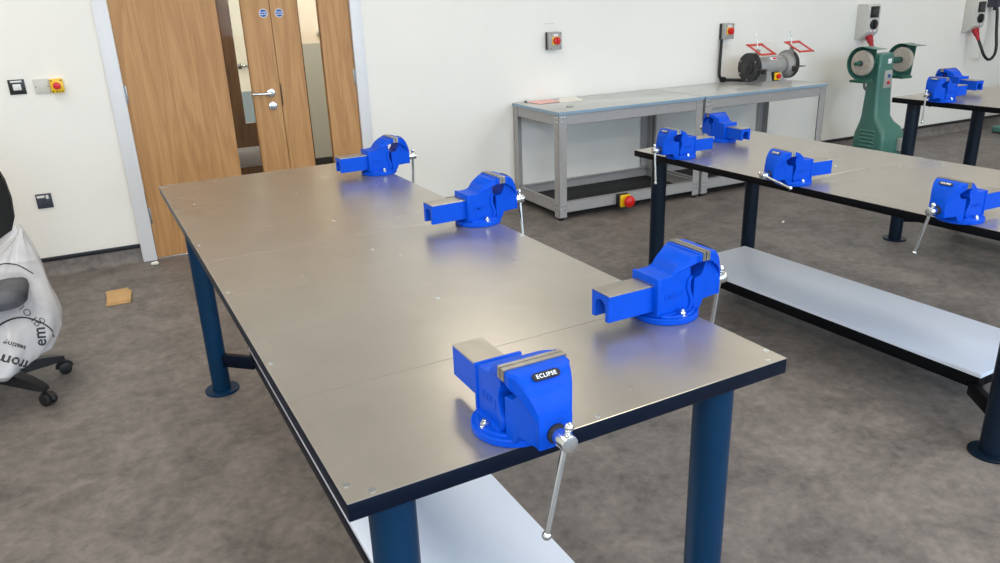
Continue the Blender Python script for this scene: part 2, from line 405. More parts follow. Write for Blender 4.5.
# a slim white column carries the valve in the room beyond
struct(wobj(MB().box((1.20, 3.4, 0), (1.75, 3.5, 2.6)), 'wall_far_pier', M['wall'], 0))
struct(wobj(MB().box((1.20, 3.392, 0), (1.75, 3.4005, .67)), 'trim_7', M['blue_grey'], 0))  # panel added on the pier, standing in for the far room's blue-grey floor
MB().cyl((-.07, -.045, .0), (.07, -.045, 0), .018, n=16, bev=.003).obj('valve_body', M['zinc'], t)
for x in (-.05, .05): MB().cyl((x, -.001, 0), (x, -.05, 0), .022, n=16, bev=.002).obj('escutcheon', M['zinc'], t)
for x in (-.085, .085): MB().cyl((x-.018, -.045, 0), (x+.018, -.045, 0), .03, n=8, bev=.003).obj('valve_knob', M['spindle'], t)
MB().tube([(0, -.05, -.01), (0, -.09, -.03), (0, -.10, -.09)], .010, 10, smooth=2).obj('spout', M['zinc'], t)
t = wthing('call_point', 'small round grey wall fitting on corridor wall behind narrow door leaf', 'wall fitting', 1.80, -CD, 1.25)
MB().cyl((0, .0, 0), (0, -.012, 0), .036, n=28, bev=.002).obj('backplate', M['cee_plastic'], t)
MB().cyl((0, -.010, 0), (0, -.03, 0), .026, n=28, bev=.003).obj('front_cap', M['grey_plastic'], t)

def area(name, loc, sx, sy, e, col, rot=(0, 0, 0)):
    L = bpy.data.lights.new(name, 'AREA'); L.shape = 'RECTANGLE'; L.size = sx; L.size_y = sy; L.energy = e; L.color = col
    o = bpy.data.objects.new(name, L); COL.objects.link(o); o.location = loc; o.rotation_euler = rot; return o
WARM = (1.0, .925, .80)
area('corridor_lamp', fw(1.6, -1.2, 2.58), 1.6, .3, 62, WARM)
area('far_room_lamp', fw(1.2, -3.9, 2.58), 1.5, .6, 330, (.92, .97, 1))
# recessed ceiling light panels
def ceiling_panel(x, y, label):
    t = thing('ceiling_light', label, 'light', (x, y, ZC), 0, 'ceiling light panels')
    b = MB()
    for a, c in (((-.3, -.6), (.3, -.58)), ((-.3, .58), (.3, .6)), ((-.3, -.6), (-.28, .6)), ((.28, -.6), (.3, .6))): b.box((a[0], a[1], -.012), (c[0], c[1], .0), .001)
    b.obj('panel_frame', M['white_plastic'], t)
    MB().box((-.28, -.58, -.006), (.28, .58, -.001)).obj('diffuser', M['white_plastic'], t, smooth=0)
    area('panel_light', (x, y, ZC-.014), .56, 1.16, PAN_E*(.42 if y > 2 else 1)*(1.5 if x < 0 else 1 if x < 3 else .85), WARM)
PAN_E = 27
for x in (-.9, 1.85, 4.6, 7.35):
    for y in (3.1, .7, -1.7): ceiling_panel(x, y, 'square recessed ceiling light panel above the workshop')

# ------------------------------------------------------------------ workbenches
screw_me = MB().cyl((0, 0, 0), (0, 0, .0012), .0055, n=14).mesh('screw', M['zinc'])
def bench(label, x, y, H, W, L, rz, seams, edge, legm, shelf_y, leg_in=(.0876, .0854), screws=True, far_leg=None, xs=(.19, .635)):
    """local: x across (0..W), y along (0 = near end, L = far end)"""
    t = thing('workbench', label, 'workbench', (x, y, 0), rz)
    MB().box((0, 0, H-.0296), (W, L, H-.0016), .0015).obj('top_frame', edge, t)
    ys = [0]+seams+[L]
    for a, c in zip(ys[:-1], ys[1:]):
        MB().box((0, a+(.0006 if a else 0), H-.0016), (W, c-(.0006 if c < L else 0), H), .0007, seg=1).obj('steel_plate', M['steel_top'], t)
    lx, ly = leg_in
    fl = far_leg if far_leg is not None else L-ly
    leg = MB().lathe([(.0365, .010), (.0365, H-.0296)], 32)
    legme = leg.mesh('leg', legm)
    footme = MB().lathe([(0, 0), (.0665, 0), (.0675, .001), (.0675, .0085), (.0665, .0095), (.0365, .0100), (.0365, .012)], 36).mesh('foot_plate', legm)
    boltme = MB().cyl((0, 0, .0095), (0, 0, .0135), .006, n=6).mesh('foot_bolt', M['zinc'])
    for px in (lx, W-lx):
        for py in (ly, fl):
            o = link('leg', legme, t, (px, py, 0)); f = link('foot_plate', footme, o)
    # low H-frame carrying the shelf
    zs = .205
    s0, s1 = shelf_y
    for px in (xs[0]+.02, xs[1]-.02):
        MB().box((px-.02, s0+.005, zs-.062), (px+.02, s1-.005, zs-.0155), .002).obj('shelf_rail', edge, t)
    for py, sy in ((ly, s0), (fl, s1)):
        sg = 1 if sy > py else -1
        for px, qx in ((lx, xs[0]+.01), (W-lx, xs[1]-.01)):
            d = Vector((qx-px, sy+sg*.03-py, 0)); ln = d.length; mt_ = Matrix.Translation((px, py, zs-.0635)) @ Matrix.Rotation(math.atan2(d.y, d.x), 4, 'Z')
            MB().box((.02, -.0125, -.0265), (ln, .0125, .0265), .002, mt_).obj('corner_strut', edge, t)
        MB().box((xs[0]+.01, sy+sg*.01-.0, zs-.06), (xs[1]-.01, sy+sg*.05, zs-.0155), .002).obj('shelf_cross_rail', edge, t)
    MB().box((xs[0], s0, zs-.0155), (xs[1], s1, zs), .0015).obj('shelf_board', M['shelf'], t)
    if screws:
        yy = [.042, .489, .93, 1.377, 1.836, L-.042]
        pts = [(.012, v) for v in yy]+[(W-.009, v) for v in yy]+[(v, .012) for v in (.039, .411, .781)]+[(v, L-.012) for v in (.042, .411, .781)]+[(.411, v) for v in (.175, .62, 1.05, 1.40, 1.85)]+[(.073, 1.91)]
        for px, py in pts:
            if py < L: link('screw', screw_me, t, (px, py, H-.0004))
    return t
H1, H2, H3 = .86, .7723, .862
bench('near steel-topped workbench with dark blue legs carrying four vises', 0, 0, H1, .8159, 2.297, 0, [.326, 1.203], M['navy'], M['leg_blue'], (.15, 2.12), xs=(.204, .625))
# second bench: its far left top corner stands at (x2, y2)
X2, Y2, R2, L2 = 2.1183, 2.1088, .0193, 1.8693
def b2(u, v):   # u across, v back from the far end
    return (X2+math.cos(R2)*u+math.sin(R2)*v, Y2+math.sin(R2)*u-math.cos(R2)*v)
o2 = b2(0, L2)
bench('middle steel-topped workbench with black edge, white lower shelf and four vises', o2[0], o2[1], H2, .823, L2, R2, [.95], M['black_edge'], M['leg_dark'], (.215, L2-.155), xs=(.20, .64))
X3, Y3, R3, L3 = 3.9898, 2.091, -.011, 1.87
o3 = (X3+math.sin(R3)*L3, Y3-math.cos(R3)*L3)
bench('far right steel-topped workbench carrying two vises, beside the green machine', o3[0], o3[1], H3, .816, L3, R3, [.95], M['black_edge'], M['leg_dark'], (.215, L3-.155))

# ------------------------------------------------------------------ vises  (local: +x towards the handle, z up)
def make_vise():
    t = thing('bench_vise', '', 'vise')
    # swivel base
    b = MB(); b.lathe([(0, 0), (.0672, 0), (.0685, .0012), (.0685, .0105), (.0668, .0125), (.060, .0130), (.058, .0165), (0, .0165)], 48)
    b.obj('swivel_base', M['vise'], t)
    for s in (-1, 1):
        b = MB(); b.cyl((.002, s*.0525, .012), (.002, s*.0525, .0148), .0098, n=18); b.cyl((.002, s*.0525, .0148), (.002, s*.0525, .0218), .0076, n=6, bev=.0006); b.cyl((.002, s*.0525, .0218), (.002, s*.0525, .0262), .0042, n=12, bev=.0008)
        b.obj('lock_nut', M['zinc'], t)
    # fixed jaw body
    S = [(-.050, .015, .0385), (-.050, .0930, .0385), (-.020, .0940, .0385), (.010, .1040, .0385), (.025, .1100, .0385), (.031, .1060, .0385), (.031, .0940, .0385), (.0315, .0860, .0385), (.028, .0780, .0385),
         (.027, .0650, .0385), (.032, .0480, .0385), (.037, .0360, .0385), (.036, .0240, .0385), (.030, .0150, .0385)]
    b = MB(); b.prism(S, .0012, seg=1)
    dome = [(-.0240, .0920, .036), (-.0150, .0955, .0350), (-.0090, .1010, .0335), (-.0040, .1085, .0335), (.0030, .1155, .0345), (.0120, .1210, .0365), (.0220, .1255, .0405), (.0320, .1288, .0455), (.0400, .1305, .0490), (.0494, .1312, .0495), (.0494, .1160, .0490), (.0400, .1150, .0470), (.0240, .1080, .0385), (.0000, .0980, .0340)]
    b.prism(dome)
    b.box((.0415, -.0506, .1160), (.0495, .0506, .1335), .0016)
    # rear flange and front rib
    b.box((-.0535, -.0415, .015), (-.0455, .0415, .0950), .0022)
    rib = [(.0265, .0865), (.0215, .0780), (.0205, .0650), (.0255, .0480), (.0305, .0360), (.0295, .0240), (.0240, .0150), (.0330, .0150), (.0385, .0240), (.0395, .0360), (.0345, .0480), (.0295, .0650), (.0305, .0780), (.0345, .0865)]
    b.prism([(x, z, .0425) for x, z in rib], .001, seg=1)
    b.box((-.046, -.046, .0125), (.030, .046, .0185), .002)
    body = b.obj('fixed_jaw', M['vise'], t, smooth=40)
    for s in (-1, 1):
        me = text_mesh('EMV-4', .0180, M['vise'], .0009, bold=.0003)
        o = link('raised_lettering', me, body, (-.010, s*.0386, .052), (PI/2, 0, 0 if s < 0 else PI))
    # moving jaw
    wl = lambda u: .0380-(u-.045)*.0120/.0765
    m = [(.0420, .0795), (.0420, .0080), (.0600, .0080), (.0680, .0180), (.0710, .0265), (.1210, .0265), (.1210, .0760), (.1170, .0920), (.0760, .1180), (.0730, .1040), (.0690, .0900), (.0610, .0805)]
    b = MB(); b.prism([(x, z, wl(x)) for x, z in m], .0012, seg=1)
    b.loft([[(u, -w, z0), (u, w, z0), (u, w, z1-.004), (u, w-.003, z1), (u, -w+.003, z1), (u, -w, z1-.004)] for u, w, z0, z1 in (
        (.0670, .0508, .1160, .1335), (.0790, .0502, .1110, .1335), (.0835, .0462, .1060, .1328), (.0900, .0440, .1030, .1305), (.0970, .0415, .0980, .1250), (.1050, .0375, .0900, .1160), (.1120, .0332, .0810, .1050), (.1170, .0296, .0720, .0935), (.1205, .0270, .0640, .0840), (.1218, .0262, .0600, .0765))])
    b.box((.1130, -.0275, .0260), (.1220, .0275, .0760), .0015)
    mj = b.obj('moving_jaw', M['vise'], t, smooth=28)
    MB().cyl((.1200, 0, .0476), (.1264, 0, .0476), .0155, n=24, bev=.001).obj('thrust_collar', M['dark'], t)
    # nameplate on the sloping front: from (.0860,.1265) to (.1050,.1040)
    p = Vector((.0955, 0, .1262)); n = Vector((.0058, 0, .0072)).normalized(); up = Vector((-.0072, 0, .0058)).normalized(); rt = Vector((0, 1, 0))
    R = Matrix((rt, up, n)).transposed()
    pl = MB()
    hw, hh = .0225, .0062
    out = []
    for k in range(24):
        a = 2*PI*k/24; cx = (hw-hh)*(1 if math.cos(a) > 0 else -1)
        out.append((cx+hh*math.cos(a), hh*math.sin(a)))
    pl.loft([[(x, y, z) for x, y in out] for z in (-.0005, .0012)])
    q = pl.obj('nameplate', M['label_black'], mj, smooth=0); q.matrix_local = Matrix.Translation(p+n*.0018) @ R.to_4x4()
    q['label'] = 'black nameplate with white lettering'
    link('nameplate_text', text_mesh('ECLIPSE', .0086, M['white_ink'], .0002, bold=.0001, spacing=1.12), q, (0, -.0003, .0014))
    # jaw plates
    for x0, x1 in ((.0492, .0566), (.0586, .0680)):
        b = MB(); b.box((x0, -.0522, .1170), (x1, .0522, .1360), .0006, seg=1); b.obj('jaw_plate', M['jaw'], t)
    # slide
    w, z0, z1, iw = .0279, .0241, .0785, .0170
    arch = [(iw*math.cos(a), .050+.0150*math.sin(a)) for a in [PI*k/10 for k in range(11)]]
    U = [(w, z0), (w, z1), (-w, z1), (-w, z0), (-iw, z0)]+[(x, z) for x, z in arch[::-1]]+[(iw, z0)]
    b = MB(); b.loft([[(x, y, z) for y, z in U] for x in (-.1616, -.03)]); bmesh.ops.triangulate(b.bm, faces=[f for f in b.bm.faces if len(f.verts) > 4], ngon_method='EAR_CLIP')
    sl = b.obj('slide', M['vise'], t)
    MB().box((-.1616, -.0281, .0765), (-.046, .0281, .0800), .0006, seg=1).obj('machined_face', M['bare'], sl)
    # screw and handle
    b = MB(); b.cyl((.1262, 0, .0476), (.1585, 0, .0476), .0128, n=28, bev=.0012)
    b.cyl((.130, 0, .0476), (.0, 0, .0476), .0095, n=16)
    sc = b.obj('screw', M['zinc'], t)
    b = MB(); b.cyl((0, 0, -.146), (0, 0, .021), .0050, n=14); b.sphere((0, 0, -.147), .0074, 14); b.sphere((0, 0, .0215), .0074, 14)
    h = b.obj('handle', M['zinc'], t); h.location = (.1470, 0, .0476)
    return t
V0 = make_vise()
vspots = [
    (.2894, .0598, -1.5808, H1, -13, 'blue vise at the front end of the near bench, jaws facing the viewer'),
    (.771, .2816, -.0057, H1, 7, 'blue vise on near bench right edge, closest of the three there'),
    (.7718, 1.1301, .030, H1, -7, 'blue vise on near bench right edge, middle one of the three there'),
    (.7754, 1.9905, .028, H1, 8, 'blue vise on near bench far right corner, by the oak doors'),
    (2.1718, 1.8363, 3.1055, H2, 5, 'blue vise with upright handle on the far left corner of the middle bench'),
    (2.1659, 1.1834, 3.04, H2, 82, 'blue vise with its handle turned sideways on the middle bench'),
    (2.184, .5311, 3.0977, H2, -13, 'blue vise nearest the viewer on the middle bench, at right of the photo'),
    (2.6119, 2.0321, 1.5404, H2, 0, 'blue vise on the middle bench back end, its hollow slide pointing forward'),
    (4.0157, 1.8026, 3.1251, H3, 0, 'blue vise on the left edge of the far right bench'),
    (4.4326, 2.0033, 1.4557, H3, 0, 'blue vise on the back end of the far right bench, behind another vise'),
]
for i, (x, y, a, H, tilt, lab) in enumerate(vspots):
    o = V0 if i == 0 else copy_tree(V0)
    o.location = (x, y, H+.0002); o.rotation_euler = (0, 0, a); o['label'] = lab; o['group'] = 'blue bench vises'
    for ch in o.children:
        if ch.name.startswith('handle'): ch.rotation_euler = (math.radians(tilt), 0, 0)

# ------------------------------------------------------------------ grey bench pair along the wall  (wall frame)
GH, GD0, GD1 = .758, .012, .674
def grey_bench(x0, x1, label):
    t = thing('grey_workbench', label, 'workbench', fw(x0, GD1, 0), WA, 'grey workbenches along the wall')
    W = x1-x0; D = GD1-GD0          # local: x along, y from 0 (front) to D (wall)
    MB().box((-.004, -.004, GH-.022), (W+.004, D, GH), .0015).obj('worktop', M['grey_top'], t)
    b = MB(); b.box((-.006, -.006, GH-.0215), (W+.006, -.0035, GH-.0015)); b.box((-.006, -.006, GH-.0215), (-.0035, D, GH-.0015)); b.box((W+.0035, -.006, GH-.0215), (W+.006, D, GH-.0015))
    b.obj('edge_strip', M['edge_blue'], t)
    lw, th = .062, .004
    for ix, px in enumerate((0, W)):
        for iy, py in enumerate((0, D-.004)):
            sx = 1 if ix == 0 else -1; sy = 1 if iy == 0 else -1
            b = MB(); xa, xb = sorted((px, px+sx*lw)); ya, yb = sorted((py, py+sy*th)); b.box((xa, ya, .022), (xb, yb, GH-.022))
            xa, xb = sorted((px, px+sx*th)); ya, yb = sorted((py, py+sy*lw)); b.box((xa, ya, .022), (xb, yb, GH-.022))
            lg = b.obj('leg', M['grey_frame'], t, smooth=0)
            b = MB(); cx, cy = px+sx*.026, py+sy*.026; b.cyl((cx, cy, 0), (cx, cy, .009), .019, n=20, bev=.002); b.cyl((cx, cy, .009), (cx, cy, .026), .007, n=12); b.box((cx-.022, cy-.022, .024), (cx+.022, cy+.022, .028))
            b.obj('levelling_foot', M['black'], lg)
    def rail(name, a, c, z0, z1, along):    # channel with small lips
        b = MB()
        if along:   # along x at y
            y = c; s = 1 if y < D/2 else -1
            b.box((a[0], y, z0), (a[1], y+s*.003, z1)); b.box((a[0], y, z1-.003), (a[1], y+s*.03, z1)); b.box((a[0], y, z0), (a[1], y+s*.03, z0+.003))
        else:
            x = c; s = 1 if x < W/2 else -1
            b.box((x, a[0], z0), (x+s*.003, a[1], z1)); b.box((x, a[0], z1-.003), (x+s*.03, a[1], z1)); b.box((x, a[0], z0), (x+s*.03, a[1], z0+.003))
        b.obj(name, M['grey_frame'], t, smooth=0)
    for y in (.0045, D-.009): rail('top_rail', (.005, W-.005), y, .664, GH-.0225, True); rail('bottom_rail', (.005, W-.005), y, .054, .130, True)
    for x in (.0045, W-.0045): rail('end_rail', (.006, D-.012), x, .664, GH-.0225, False); rail('end_rail', (.006, D-.012), x, .054, .130, False)
    MB().box((.04, .045, .060), (W-.04, D-.05, .068), .002).obj('rubber_mat', M['rubber'], t)
    bm_ = MB().cyl((0, 0, 0), (0, -.0035, 0), .0062, n=12, bev=.001).mesh('bolt', M['zinc'])
    for px in (.020, .046, W-.046, W-.020):
        for z in (.688, .718, .078, .110): link('bolt', bm_, t, (px, 0, z))
    for py in (.020, .046) if x0 < 3 else ():
        for z in (.688, .718, .078, .110): link('bolt', bm_, t, (0, py, z), (0, 0, -PI/2))
    return t
GX0, GXM, GX1 = 2.630, 3.879, 5.129
grey_bench(GX0, GXM-.0105, 'grey metal workbench by the wall with pink paper on it, left of two')
grey_bench(GXM+.0105, GX1, 'grey metal workbench by the wall carrying the bench grinder, right of two')

# papers and ring on the grey bench
def sheet(name, label, pts, z, m, cat='paper', curl=.0):
    b = MB(); b.loft([[(x, -d, z+k+curl*(1 if q > 1 else 0)) for q, (x, d) in enumerate(pts)] for k in (.0003, .0021)])
    return tag(wobj(b, name, m, 0), label, cat)
sheet('paper_sheet', 'white paper sheet lying beside pink sheet on grey bench', [(3.02, .03), (3.16, .03), (3.10, .245), (2.89, .25)], GH, M['paper'])
sheet('pink_paper', 'pink paper sheet on the left end of grey bench', [(2.72, .05), (2.93, .04), (2.925, .22), (2.735, .235)], GH+.0022, M['pink'], curl=.0)
b = MB(); b.tube([(2.827+.028*math.cos(2*PI*k/28), -.50+.020*math.sin(2*PI*k/28), GH+.0048) for k in range(29)], .004, 8)
tag(wobj(b, 'metal_ring', M['grey_plastic']), 'small metal ring lying on grey bench in front of papers', 'ring')
t = wthing('bulldog_clip', 'small dark clip at the back left corner of grey bench', 'clip', 2.715, .055, GH)
b = MB(); b.prism([(-.008, 0, .012), (.008, 0, .012), (.002, .011, .012), (-.002, .011, .012)], .001); b.obj('clip_body', M['black'], t)
MB().tube([(0, -.012, .014), (.014, -.012, .024), (.014, .012, .024), (0, .012, .014)], .0012, 6).obj('clip_arm', M['zinc'], t)

# rotary isolators / stop buttons -------------------------------------------------
def isolator(al, z, label, mat='grey_plastic'):
    t = wthing('isolator_switch', label, 'switch', al, 0, z, 'rotary isolators on the wall')
    MB().box((-.052, -.030, -.062), (.052, -.0002, .062), .004).obj('back_box', M['black'], t)
    MB().box((-.052, -.066, -.062), (.052, -.030, .062), .005).obj('cover', M['grey_plastic'], t)
    MB().box((-.030, -.072, -.026), (.030, -.065, .030), .003).obj('yellow_plate', M['yellow'], t)
    b = MB(); b.cyl((0, -.071, .002), (0, -.098, .002), .0265, .024, n=28, bev=.002); b.box((-.0075, -.112, -.024), (.0075, -.094, .028), .003)
    b.obj('rotary_knob', M['red'], t)
    MB().box((-.018, -.067, .034), (.018, -.0655, .048)).obj('label_strip', M['white_ink'], t, smooth=0)
    for x in (-.040, .040):
        for zz in (-.050, .050): MB().cyl((x, -.0655, zz), (x, -.067, zz), .004, n=10).obj('cover_screw', M['black'], t)
    return t
isolator(2.972, 1.18, 'grey rotary isolator with red knob on bare wall, left of the other')
isolator(4.632, 1.168, 'grey rotary isolator with red knob above the black conduit')
# old fixing marks left on the wall around the left isolator
b = MB()
for x, z in ((2.925, 1.30), (2.99, 1.302), (2.925, 1.015), (2.99, 1.02)): b.cyl((x, .001, z), (x, -.0008, z), .003, n=8)
b.box((2.925, -.0006, 1.3005), (2.985, .001, 1.3022))
tag(wobj(b, 'fixing_marks', M['grey_plastic'], 0), 'faint drilled marks on white wall around the left rotary isolator', 'wall mark')
# black conduit down to the bench and across to the grinder
b = MB(); b.tube([(4.585, -.03, 1.108), (4.585, -.03, 1.06), (4.580, -.03, .86), (4.582, -.032, .81), (4.60, -.034, .785), (4.64, -.036, .776), (4.72, -.06, .772), (4.80, -.14, .769), (4.80, -.24, .769)], .0125, 12, smooth=2)
c = wobj(b, 'flexible_conduit', M['black']); tag(c, 'black conduit running from the isolator down to the bench grinder', 'conduit')
MB().box((4.615, -.052, GH+.0005), (4.64, -.002, .800), .003).obj('saddle_clip', M['black'], c)

def estop(t, r, mat_box=M['yellow'], bw=.04, bh=.04, bd=.05):
    MB().box((-bw, -bd, -bh), (bw, -.0003, bh), .004).obj('housing', mat_box, t)
t = wthing('emergency_stop', 'red mushroom stop button on yellow box at grey bench bottom rail', 'stop button', 3.150, GD1, .088)
MB().box((-.045, -.046, -.045), (.040, -.0006, .045), .004).obj('back_box', M['black'], t)
MB().box((-.043, -.062, -.044), (.038, -.044, .044), .005).obj('yellow_housing', M['yellow'], t)
b = MB(); b.lathe([(0, 0), (.020, 0), (.020, .014), (.036, .020), (.043, .032), (.040, .046), (.026, .058), (0, .063)], 32, Matrix.Translation((.008, -.060, 0)) @ Matrix.Rotation(PI/2, 4, 'X'))
b.obj('mushroom_button', M['red'], t)

# left wall plates -----------------------------------------------------------------
t = wthing('light_switch', 'black switch plate with white rocker on the wall left of doors', 'switch', -.490, 0, 1.115)
MB().box((-.0405, -.009, -.0405), (.0405, -.0002, .0405), .003).obj('plate', M['black'], t)
MB().box((-.020, -.014, -.018), (.020, -.008, .016), .002).obj('rocker', M['white_plastic'], t)
MB().box((-.028, -.0098, .025), (.028, -.0085, .034), .0005).obj('label_strip', M['white_plastic'], t)
t = wthing('blank_plate', 'white blank wall plate between black switch and yellow stop button', 'wall plate', -.3685, 0, 1.110)
MB().box((-.0395, -.010, -.0405), (.0395, -.0002, .0405), .003).obj('plate', M['cee_plastic'], t)
for x in (-.03, .03): MB().cyl((x, -.009, -.002), (x, -.0108, -.002), .0032, n=12).obj('plate_screw', M['spindle'], t)
t = wthing('emergency_stop', 'yellow square stop button with red push on wall beside doors', 'stop button', -.292, 0, 1.108)
MB().box((-.0325, -.040, -.0385), (.0325, -.0002, .0385), .004).obj('housing', M['yellow'], t)
b = MB(); b.lathe([(0, 0), (.013, 0), (.013, .008), (.0185, .011), (.020, .018), (.016, .024), (0, .027)], 28, Matrix.Translation((0, -.040, .002)) @ Matrix.Rotation(PI/2, 4, 'X')); b.obj('push_button', M['red'], t)
for x, z in ((-.024, .030), (.024, .030), (-.024, -.030), (.024, -.030), (-.006, -.031), (.008, -.031)):
    MB().cyl((x, -.039, z), (x, -.0412, z), .0042, n=10).obj('cover_screw', M['black'], t)
t = wthing('wall_socket', 'dark grey single power socket low on wall left of doors', 'socket', -.493, 0, .460)
MB().box((-.041, -.010, -.043), (.041, -.0002, .043), .003).obj('plate', M['socket_grey'], t)
MB().box((-.034, -.0115, .020), (.006, -.0095, .034), .0008).obj('label_strip', M['white_plastic'], t)
MB().box((.012, -.015, .012), (.026, -.0095, .034), .0015).obj('rocker', M['white_plastic'], t)
b = MB(); b.box((-.004, -.0108, -.004), (.004, -.0095, .010)); b.box((-.016, -.0108, -.022), (-.006, -.0095, -.017)); b.box((.006, -.0108, -.022), (.016, -.0095, -.017)); b.obj('pin_slots', M['dark'], t)

# ------------------------------------------------------------------ bench grinder
t = wthing('bench_grinder', 'grey double-wheel bench grinder with red eye shields on grey bench', 'grinder', 4.822, .34, GH)
# local: x along the spindle, -y to the front
MB().prism([(-.165, 0, -.115, .085), (.165, 0, -.115, .085), (.160, .018, -.105, .08), (.115, .026, -.085, .065), (-.115, .026, -.085, .065), (-.160, .018, -.105, .08)], .002).obj('base', M['grinder'], t)
b = MB(); R = []
for z, hx, y0, y1 in ((.022, .105, -.085, .062), (.05, .090, -.078, .055), (.085, .080, -.068, .05), (.110, .078, -.06, .05)): R.append([(-hx, y0, z), (hx, y0, z), (hx, y1, z), (-hx, y1, z)])
b.loft(R); b.obj('pedestal', M['grinder'], t)
ZS = .138
b = MB(); b.lathe([(0, -.150), (.040, -.150), (.060, -.140), (.072, -.118), (.076, -.105), (.076, .105), (.072, .118), (.060, .140), (.040, .150), (0, .150)], 36, Matrix.Translation((0, 0, ZS)) @ Matrix.Rotation(PI/2, 4, 'Y'))
mt = b.obj('motor_housing', M['grinder'], t)
p = MB().box((-.035, -.003, -.013), (.030, .0005, .013)).obj('maker_plate', M['white_ink'], mt, smooth=0); p.location = (-.005, -.050, ZS+.0575); p.rotation_euler = (math.radians(-49), 0, 0)
q = MB().box((-.008, -.0042, -.009), (.026, -.0025, .009)).obj('red_mark', M['red'], p, smooth=0)
for s in (-1, 1):
    x = s*.205
    b = MB(); b.cyl((x-.014, 0, ZS), (x+.014, 0, ZS), .104, n=48, bev=.003)
    wh = b.obj('grinding_wheel', M['wheel'], t)
    # drum guard, open to the lower front
    R = []; th0, th1 = math.radians(-20), math.radians(270); x0, x1 = x-.019, x+.019
    n = 36
    for k in range(n+1):
        a = th0+(th1-th0)*k/n; c_, s_ = math.cos(a+PI*.0), math.sin(a)
        R.append([(x0, c_*.113, ZS+s_*.113), (x1, c_*.113, ZS+s_*.113), (x1, c_*.108, ZS+s_*.108), (x0, c_*.108, ZS+s_*.108)])
    MB().loft(R).obj('wheel_guard', M['wheel'], t)
    xo = x+s*.019
    b = MB(); b.cyl((xo-.0015, 0, ZS), (xo+.0015, 0, ZS), .112, n=48); b.cyl((xo, 0, ZS), (xo+s*.007, 0, ZS), .060, n=36, bev=.002); b.cyl((xo, 0, ZS), (xo+s*.014, 0, ZS), .022, n=8, bev=.002)
    b.obj('guard_cover', M['wheel'], t)
    xi = x-s*.021
    b = MB(); b.cyl((xi-.0015, .0, ZS), (xi+.0015, 0, ZS), .112, n=48); b.cyl((xi, 0, ZS), (xi-s*.040, 0, ZS), .100, .074, n=40, bev=.002); b.obj('inner_guard', M['grinder'], t)
    for a in (30, 150, 270, 330):
        MB().cyl((xo, .095*math.cos(math.radians(a)), ZS+.095*math.sin(math.radians(a))), (xo+s*.004, .095*math.cos(math.radians(a)), ZS+.095*math.sin(math.radians(a))), .005, n=8).obj('guard_screw', M['zinc'], t)
    # tool rest
    b = MB(); b.box((x-.035, -.165, ZS-.012), (x+.035, -.112, ZS-.006), .001); b.box((x-s*.034-.003, -.150, ZS-.05), (x-s*.034+.003, -.09, ZS-.008), .001); b.obj('tool_rest', M['spindle'], t)
    # eye shield: bracket, rod, red frame with clear pane
    b = MB(); b.box((xi-.004, -.075, ZS+.078), (xi+.004, -.030, ZS+.140), .002); b.cyl((xi-.012, -.055, ZS+.128), (xi+.020, -.055, ZS+.128), .010, n=14); b.obj('shield_bracket', M['grinder'], t)
    MB().cyl((xi+.006, -.050, ZS+.11), (xi+.006, -.020, ZS+.262), .0045, n=10).obj('shield_rod', M['zinc'], t)
    fr = MB(); A = Vector((x-.030, .002, ZS+.172)); B = Vector((x+.110, .002, ZS+.172)); dn = Vector((0, -.150, -.066)); w = .020
    e = dn.normalized()
    Cc, Dd = B+dn, A+dn
    nn = Vector((1, 0, 0)).cross(e).normalized()
    def bar(p, q2, wd):
        d = (q2-p).normalized(); sd = d.cross(nn).normalized()*wd
        fr.loft([[v+sd*.5+nn*.003, v-sd*.5+nn*.003, v-sd*.5-nn*.003, v+sd*.5-nn*.003] for v in (p-d*wd*.5, q2+d*wd*.5)])
    bar(A, B, w*1.5); bar(B, Cc, w); bar(Cc, Dd, w*1.1); bar(Dd, A, w)
    f = fr.obj('eye_shield', M['red_frame'], t, smooth=0); f['label'] = 'red eye shield frame'
    pn = MB(); pn.loft([[A+nn*k, B+nn*k, Cc+nn*k, Dd+nn*k] for k in (-.0006, .0006)]); pn.obj('shield_pane', M['clear'], f, smooth=0)
t2 = MB().box((-.034, -.093, .026), (.034, -.070, .096), .003).obj('switch_box', M['black'], t)
MB().box((-.027, -.106, .032), (.030, -.092, .090), .003).obj('yellow_plate', M['yellow'], t2)
b = MB(); b.cyl((.003, -.104, .062), (.003, -.124, .062), .019, n=20, bev=.002); b.obj('red_button', M['red'], t2)

